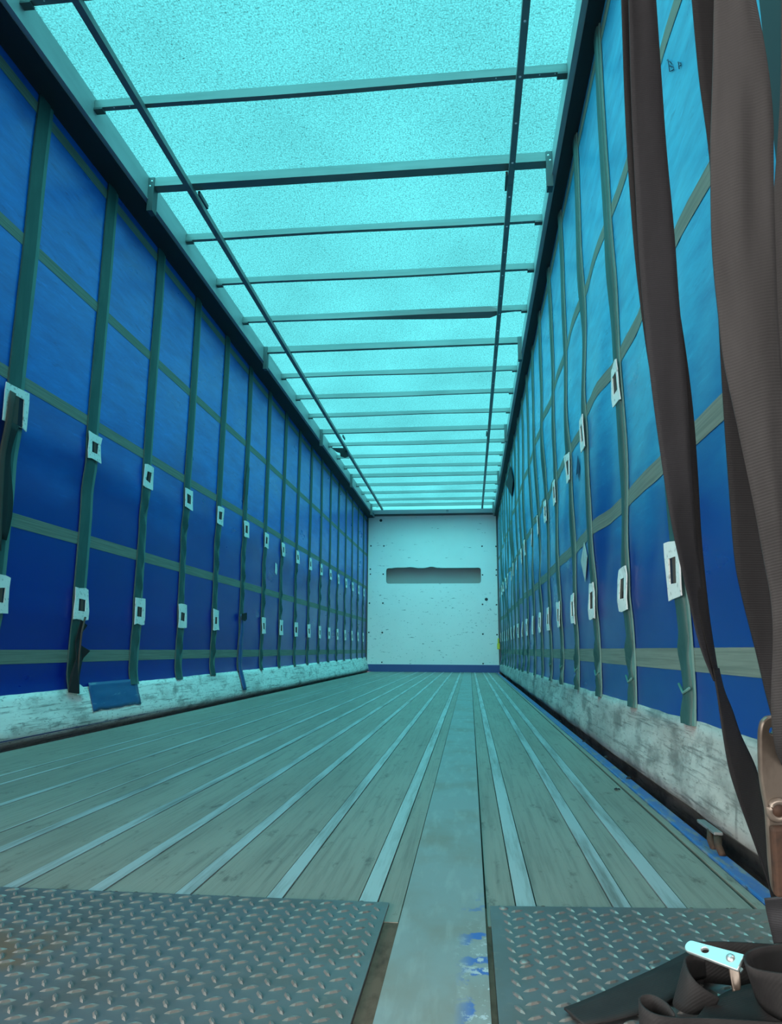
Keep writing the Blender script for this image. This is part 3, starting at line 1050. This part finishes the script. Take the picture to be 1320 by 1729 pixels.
pl = checker('checker_plate', -1.20, -0.137, 0.5, 1.268, 1.274, 'steel checker plate on the floor to the left of the middle strip')
pr = checker('checker_plate', 0.026, 0.474, 0.5, 1.278, 1.318, 'steel checker plate on the floor to the right, half covered by coiled strap')
for t, (px, py) in ((pl, (602, 1613)), (pr, (886, 1625)), (pr, (1105, 1634)), (pr, (850, 1534))):
    q = at_z(px, py, 0.004)
    MB().dome(q, (0, 0, 1), 0.0075, 0.003).build('rivet', m_stud, t, smooth=True)
# brown dirt between the plates and the middle strip
tag(MB().box(-0.1365, -0.1135, 0.5, 1.27, -0.0062, -0.001).box(0.0185, 0.0255, 0.5, 1.28, -0.0062, -0.001).build('dirt_seam', m_dirt), 'brown dirt packed in the seams beside the middle strip', 'dirt', kind='stuff')
# rolled-up dirt along the plates' far edge
rr = random.Random(3)
db = MB()
for k in range(70):
    xx = rr.uniform(-0.75, -0.14) if k < 45 else rr.uniform(0.03, 0.46)
    yy = (1.272 if xx < 0 else 1.279 + (xx - .026) / .448 * .04) + rr.uniform(-.002, .008)
    s_ = rr.uniform(.002, .006)
    db.dome((xx, yy, 0.0), (0, 0, 1), s_, s_ * .5, 7, 2)
tag(db.build('grit', m_dirt, None, smooth=True), 'brown grit along the far edge of the checker plates', 'dirt', kind='stuff')
# crumbs on the right floor edge
for k, (px, py, sz, lab) in enumerate(((1064, 1316, .011, 'black crumb on the blue side rail, biggest and nearest of the crumbs along it'),
                                       (1024, 1279, .009, 'black crumb on the blue side rail, second nearest'),
                                       (987, 1253, .008, 'black crumb on the blue side rail, third nearest'),
                                       (946, 1218, .010, 'black crumb on the blue side rail, farthest from the straps'),
                                       (1041, 1332, .006, 'small black crumb on the floor boards beside the blue side rail'))):
    q = at_z(px, py, 0.003)
    b = MB()
    for m_ in range(3):
        b.dome(q + Vector((rr.uniform(-.006, .006), rr.uniform(-.012, .012), 0.0)), (0, 0, 1), sz * rr.uniform(.6, 1), sz * .7, 7, 2)
    tag(b.build('dirt_crumb', m_black), lab, 'debris', 'dirt crumbs')
# steel lashing hook on the right rail
hk = thing('lashing_hook', at_z(1205, 1420, 0.0), 'rusty lashing hook with a grey top plate on the right side rail', 'hook')
a, b_ = at_x(1183, 1386, 0.519), at_x(1213, 1408, 0.508)
MB().bar(a, b_, 0.018, 0.007).build('top_plate', m_galv, hk, bevel=0.002)
for (pa, pb) in (((1200, 1402), (1206, 1436)), ((1211, 1410), (1220, 1445))):
    A, B = at_x(*pa, 0.509), at_x(*pb, 0.501)
    MB().tube([A, A.lerp(B, .5) + Vector((-.004, 0, 0)), B], [.008, .008, .007], 8).build('leg', m_rust, hk, smooth=True)
# yellow tag in the far right corner
yt = MB()
q = at_y(841.5, 1088, 13.70)
yt.box(q.x - .025, q.x + .025, 13.69, 13.72, q.z - .09, q.z + .02)
yt.box(q.x - .015, q.x + .012, 13.69, 13.72, q.z + .02, q.z + .11)
tag(yt.build('yellow_tag', m_yellow, bevel=0.008), 'tiny yellow tag in the far right corner beside the bulkhead', 'tag')


# ------------------------------------------------------------------ hanging straps
def ribbon(name, rows_px, mat, parent=None, n=60, cols=7, curve=0.0, top=None, thick=0.0022, ripple=0.0):
    """rows: (left px, left py, left depth, right px, right py, right depth)"""
    rs = resample(rows_px, n)
    rows = []
    for r in rs:
        A, B = at(r[0], r[1], r[2]), at(r[3], r[4], r[5])
        row = []
        for j in range(cols):
            u = j / (cols - 1)
            p = A.lerp(B, u)
            p = p - FWD * (curve * math.sin(u * math.pi)) + FWD * (ripple * noise.noise(Vector((u * 2.2, p.z * 6, r[0] * .01))))
            row.append(p)
        rows.append(row)
    if top is not None:
        A, B = rows[0][0], rows[0][-1]
        T = Vector(top)
        half = (B - A) / 2
        ex = []
        for k in range(6, 0, -1):
            u = k / 6
            c = ((A + B) / 2).lerp(T, u)
            ex.append([c + (p - (A + B) / 2) for p in rows[0]])
        rows = ex + rows
    return MB().grid(rows).build(name, mat, parent, smooth=True, solid=thick)


# near strap: one long loop of webbing, two layers
s1 = thing('hanging_strap', (0.30, 0.79, 2.9), 'dark brown webbing strap hanging alone, twisting towards the floor, leftmost of the hanging straps', 'strap', 'brown straps hanging by the right curtain')
ribbon('webbing', [(1061, 0, 1.0, 1107, 0, 1.0), (1064, 120, 1.0, 1116, 120, 1.0), (1070, 260, 1.0, 1126, 260, 1.0), (1077, 400, 1.0, 1138, 400, 1.0),
                   (1086, 520, 1.0, 1147, 520, 1.0), (1101, 662, 1.0, 1159, 662, 1.0), (1118, 790, 1.0, 1167, 790, 1.0), (1137, 900, 1.0, 1175, 900, 1.02),
                   (1161, 1000, 1.01, 1186, 1000, 1.04), (1182, 1089, 1.03, 1200, 1089, 1.06), (1205, 1150, 1.05, 1215, 1150, 1.09)], m_web_mid, s1, top=(0.30, 0.775, 2.9), ripple=0.004)
ribbon('webbing', [(1049, 0, 1.012, 1090, 0, 1.02), (1054, 150, 1.012, 1100, 150, 1.02), (1062, 300, 1.012, 1115, 300, 1.02), (1074, 450, 1.012, 1135, 450, 1.02),
                   (1090, 580, 1.012, 1155, 580, 1.02), (1110, 700, 1.012, 1170, 700, 1.02), (1125, 800, 1.012, 1178, 800, 1.02), (1150, 920, 1.02, 1185, 920, 1.03),
                   (1180, 1040, 1.03, 1197, 1040, 1.05), (1203, 1130, 1.05, 1211, 1130, 1.07)], m_web_shaded, s1, top=(0.29, 0.79, 2.9), ripple=0.003)
ribbon('webbing_tail', [(1203, 1128, 1.05, 1213, 1128, 1.09), (1210, 1165, 1.05, 1222, 1165, 1.085), (1215, 1200, 1.05, 1236, 1200, 1.085), (1221, 1241, 1.05, 1250, 1241, 1.09),
                        (1231, 1298, 1.06, 1276, 1298, 1.10), (1247, 1350, 1.07, 1287, 1350, 1.11), (1265, 1400, 1.08, 1296, 1400, 1.12),
                        (1283, 1450, 1.10, 1302, 1450, 1.13), (1299, 1500, 1.12, 1307, 1500, 1.14), (1303, 1520, 1.13, 1312, 1520, 1.15)], m_web_shaded, s1)
# strap hidden behind the wide one
s2 = thing('hanging_strap', (0.36, 0.79, 2.9), 'narrow strap painted in shade, showing along the left edge of the wide brown strap', 'strap', 'brown straps hanging by the right curtain')
ribbon('webbing', [(1168, 0, .84, 1240, 0, .84), (1180, 130, .84, 1250, 130, .84), (1197, 260, .84, 1262, 260, .84), (1206, 400, .84, 1270, 400, .84), (1214, 556, .84, 1275, 556, .84),
                   (1222, 700, .84, 1282, 700, .84), (1231, 829, .84, 1295, 829, .84), (1240, 942, .84, 1308, 942, .84), (1252, 1006, .84, 1318, 1006, .84),
                   (1275, 1097, .84, 1325, 1097, .84), (1291, 1165, .84, 1330, 1165, .84), (1304, 1215, .84, 1335, 1215, .84)], m_web_shaded, s2, top=(0.37, 0.775, 2.9))
# wide near strap
s3 = thing('hanging_strap', (0.38, 0.78, 2.9), 'wide greyish brown webbing strap hanging closest, running down into the steel buckle', 'strap', 'brown straps hanging by the right curtain')
ribbon('webbing', [(1206, -10, .66, 1272, -10, .66), (1200, 180, .65, 1297, 180, .65), (1199, 260, .645, 1303, 260, .645), (1204, 400, .64, 1307, 400, .64), (1213, 520, .64, 1309, 520, .64),
                   (1222, 620, .64, 1316, 620, .64), (1248, 753, .645, 1326, 753, .645), (1275, 867, .65, 1336, 867, .65), (1290, 950, .66, 1345, 950, .66), (1301, 1014, .67, 1352, 1014, .67),
                   (1305, 1090, .68, 1355, 1090, .68), (1303, 1200, .70, 1355, 1200, .70), (1309, 1262, .72, 1356, 1262, .72), (1320, 1290, .735, 1358, 1290, .735)],
       m_web, s3, top=(0.30, 0.765, 2.9), curve=0.006, ripple=0.010, n=90, cols=11)
s4 = thing('hanging_strap', (0.42, 0.78, 2.9), 'brown strap cut off by the right edge of the photo, behind the wide strap', 'strap', 'brown straps hanging by the right curtain')
ribbon('webbing', [(1319, -10, .70, 1385, -10, .70), (1316, 120, .70, 1382, 120, .70), (1309, 260, .695, 1375, 260, .695), (1300, 450, .69, 1368, 450, .69), (1299, 600, .69, 1366, 600, .69),
                   (1306, 750, .69, 1370, 750, .69), (1322, 900, .70, 1376, 900, .70), (1335, 1060, .71, 1380, 1060, .71)],
       m_web, s4, top=(0.36, 0.765, 2.9), curve=0.004, ripple=0.006)

# steel buckle on the end of the wide strap
bd = 0.74
bk = thing('strap_buckle', at(1310, 1360, bd), 'worn brown steel strap buckle plate with a round hole, hanging at the right edge', 'buckle')
K = bd / FPX
bx = RIGHT * 0.97 + FWD * 0.24
bx.normalize()


def bpx(px, py):
    return ((px - 1310) * K, -(py - 1360) * K)


outl = resample([(1279, 1300), (1278, 1245), (1281, 1222), (1288, 1213), (1300, 1210), (1352, 1210), (1356, 1300), (1352, 1420), (1340, 1505), (1310, 1508), (1300, 1470),
                 (1295, 1410), (1292, 1370), (1287, 1345), (1282, 1320), (1279, 1300)], 60)[:-1]
flat_shape('plate', [[bpx(*p) for p in outl], circle(*bpx(1299, 1232), 8.5 * K)], 0.006, (at(1310, 1360, bd), bx, UP), m_buckle, bk, bevel=0.0015)
rv = MB()
c0 = at(1308, 1364, bd)
nrm = -FWD
rv.tube([c0 + (RIGHT * math.cos(a) + UP * math.sin(a)) * (15 * K) - FWD * .006 for a in [k / 24 * 2 * math.pi for k in range(25)]], 0.0035, 8)
rv.build('pin_collar', m_buckle, bk, smooth=True)
MB().tube([c0 + FWD * .01, c0 - FWD * 0.008], 11 * K, 16).build('pin', m_rust, bk, smooth=True)
lv = MB()
lv.bar(at(1315, 1395, bd - .012), at(1322, 1512, bd - .012), 0.018, 0.010, -FWD)
lv.build('tension_lever', m_rust, bk, bevel=0.003)
# webbing that leaves the buckle downwards
s5 = thing('strap_end', at(1310, 1560, .86), 'short dark strap end dropping from the buckle into the coil on the floor', 'strap')
ribbon('webbing', [(1290, 1518, .78, 1345, 1512, .76), (1293, 1535, .79, 1345, 1535, .77), (1300, 1565, .79, 1348, 1565, .77), (1306, 1592, .80, 1352, 1590, .78)], m_web_mid, s5, n=20)

# ------------------------------------------------------------------ coiled strap on the floor
coil = thing('coiled_strap', at_z(1200, 1690, 0.004), 'black webbing strap coiled in loose loops on the checker plate', 'strap')


def loft(name, A, B, mat, parent, n=40, cols=6, thick=0.0024):
    """ribbon between two edge lines given in world points"""
    ra = resample([tuple(p) for p in A], n)
    rb = resample([tuple(p) for p in B], n)
    rows = [[Vector(p).lerp(Vector(q), j / (cols - 1)) for j in range(cols)] for p, q in zip(ra, rb)]
    return MB().grid(rows).build(name, mat, parent, smooth=True, solid=thick)


def zs_(lst):
    return [at_z(px, py, z) for px, py, z in lst]


# tail lying flat
loft('strap_tail', zs_([(952, 1703, .009), (1000, 1684, .009), (1060, 1657, .010), (1120, 1629, .012), (1175, 1600, .014)]),
     zs_([(985, 1731, .009), (1040, 1722, .009), (1105, 1702, .010), (1160, 1672, .012), (1215, 1640, .014)]), m_web_floor, coil)
# dark inner wall at the back
loft('strap_loop', zs_([(1162, 1592, .055), (1200, 1590, .058), (1250, 1591, .06), (1335, 1597, .062)]),
     zs_([(1165, 1655, .011), (1205, 1660, .011), (1255, 1665, .011), (1335, 1668, .011)]), m_web_floor, coil)
# standing loop
loft('strap_loop', zs_([(1190, 1618, .055), (1170, 1612, .056), (1157, 1618, .055), (1163, 1641, .050), (1182, 1664, .040), (1214, 1685, .028)]),
     zs_([(1192, 1650, .016), (1160, 1660, .014), (1137, 1692, .013), (1150, 1708, .012), (1174, 1713, .012), (1204, 1706, .014)]), m_web_floor, coil)
# small front loop and its run to the right
A = zs_([(1138, 1712, .044), (1128, 1697, .048), (1114, 1685, .050), (1099, 1679, .050), (1085, 1680, .050), (1079, 1687, .049), (1086, 1700, .047), (1106, 1712, .045), (1140, 1718, .042),
         (1190, 1719, .038), (1250, 1722, .034), (1335, 1727, .03)])
B = [p + Vector((0.0, 0.002, -p.z + 0.010)) for p in A]
loft('strap_loop', A, B, m_web_floor, coil, n=70)
# flat piece between the loops
loft('strap_loop', zs_([(1195, 1694, .020), (1240, 1670, .022), (1300, 1655, .022), (1340, 1650, .022)]),
     zs_([(1165, 1735, .016), (1235, 1735, .016), (1300, 1732, .016), (1345, 1725, .016)]), m_web_floor, coil)
# big right loop
A = zs_([(1345, 1592, .085), (1310, 1596, .088), (1280, 1601, .090), (1262, 1609, .090), (1257, 1620, .090), (1264, 1632, .088), (1288, 1640, .085), (1345, 1647, .082)])
B = zs_([(1345, 1640, .030), (1315, 1648, .028), (1293, 1655, .026), (1280, 1664, .026), (1274, 1674, .026), (1281, 1692, .026), (1300, 1712, .026), (1350, 1738, .026)])
loft('strap_loop', A, B, m_web_floor, coil, n=60)

# bright tension lever lying on the coil
lev = thing('tension_lever', at_z(1208, 1612, 0.06), 'bright zinc tension lever with a dark hole lying on the coiled black strap', 'buckle')
P0, P1 = at_z(1159, 1597, .074), at_z(1251, 1625, .078)
lx = (P1 - P0)
LL = lx.length
lx.normalize()
ly = (Vector((-0.05, 0.93, 0.36)))
ly = (ly - lx * ly.dot(lx)).normalized()
LW = 0.0135
rect = []
for k in range(9):
    a = math.pi / 2 + k / 8 * math.pi
    rect.append((LW / 2 * .8 + LW / 2 * math.cos(a) * .8, LW / 2 * math.sin(a)))
rect += [(LL * .5, -LW * .62), (LL, -LW * .75), (LL, LW * .62), (LL * .5, LW * .55)]
hole = [(LL * .36 + .0056 * math.cos(a), .0002 + .0042 * math.sin(a)) for a in [k / 14 * 2 * math.pi for k in range(14)]]
flat_shape('lever_plate', [rect, hole], 0.004, (P0, lx, ly), m_zinc, lev, bevel=0.0008)
ln = lx.cross(ly)
MB().dome(P0 + lx * (LL * .83) + ln * .002, ln, 0.0052, 0.0035).build('rivet', m_zinc, lev, smooth=True)
MB().bar(at_z(1232, 1627, .066), at_z(1250, 1643, .060), 0.010, 0.004, ln).build('lever_fork', m_zinc, lev)
A = zs_([(1230, 1632, .066), (1233, 1652, .056), (1238, 1674, .046)])
B = zs_([(1248, 1637, .066), (1250, 1655, .056), (1248, 1670, .046)])
loft('lever_tongue', A, B, m_buckle, lev, n=10, thick=0.003)
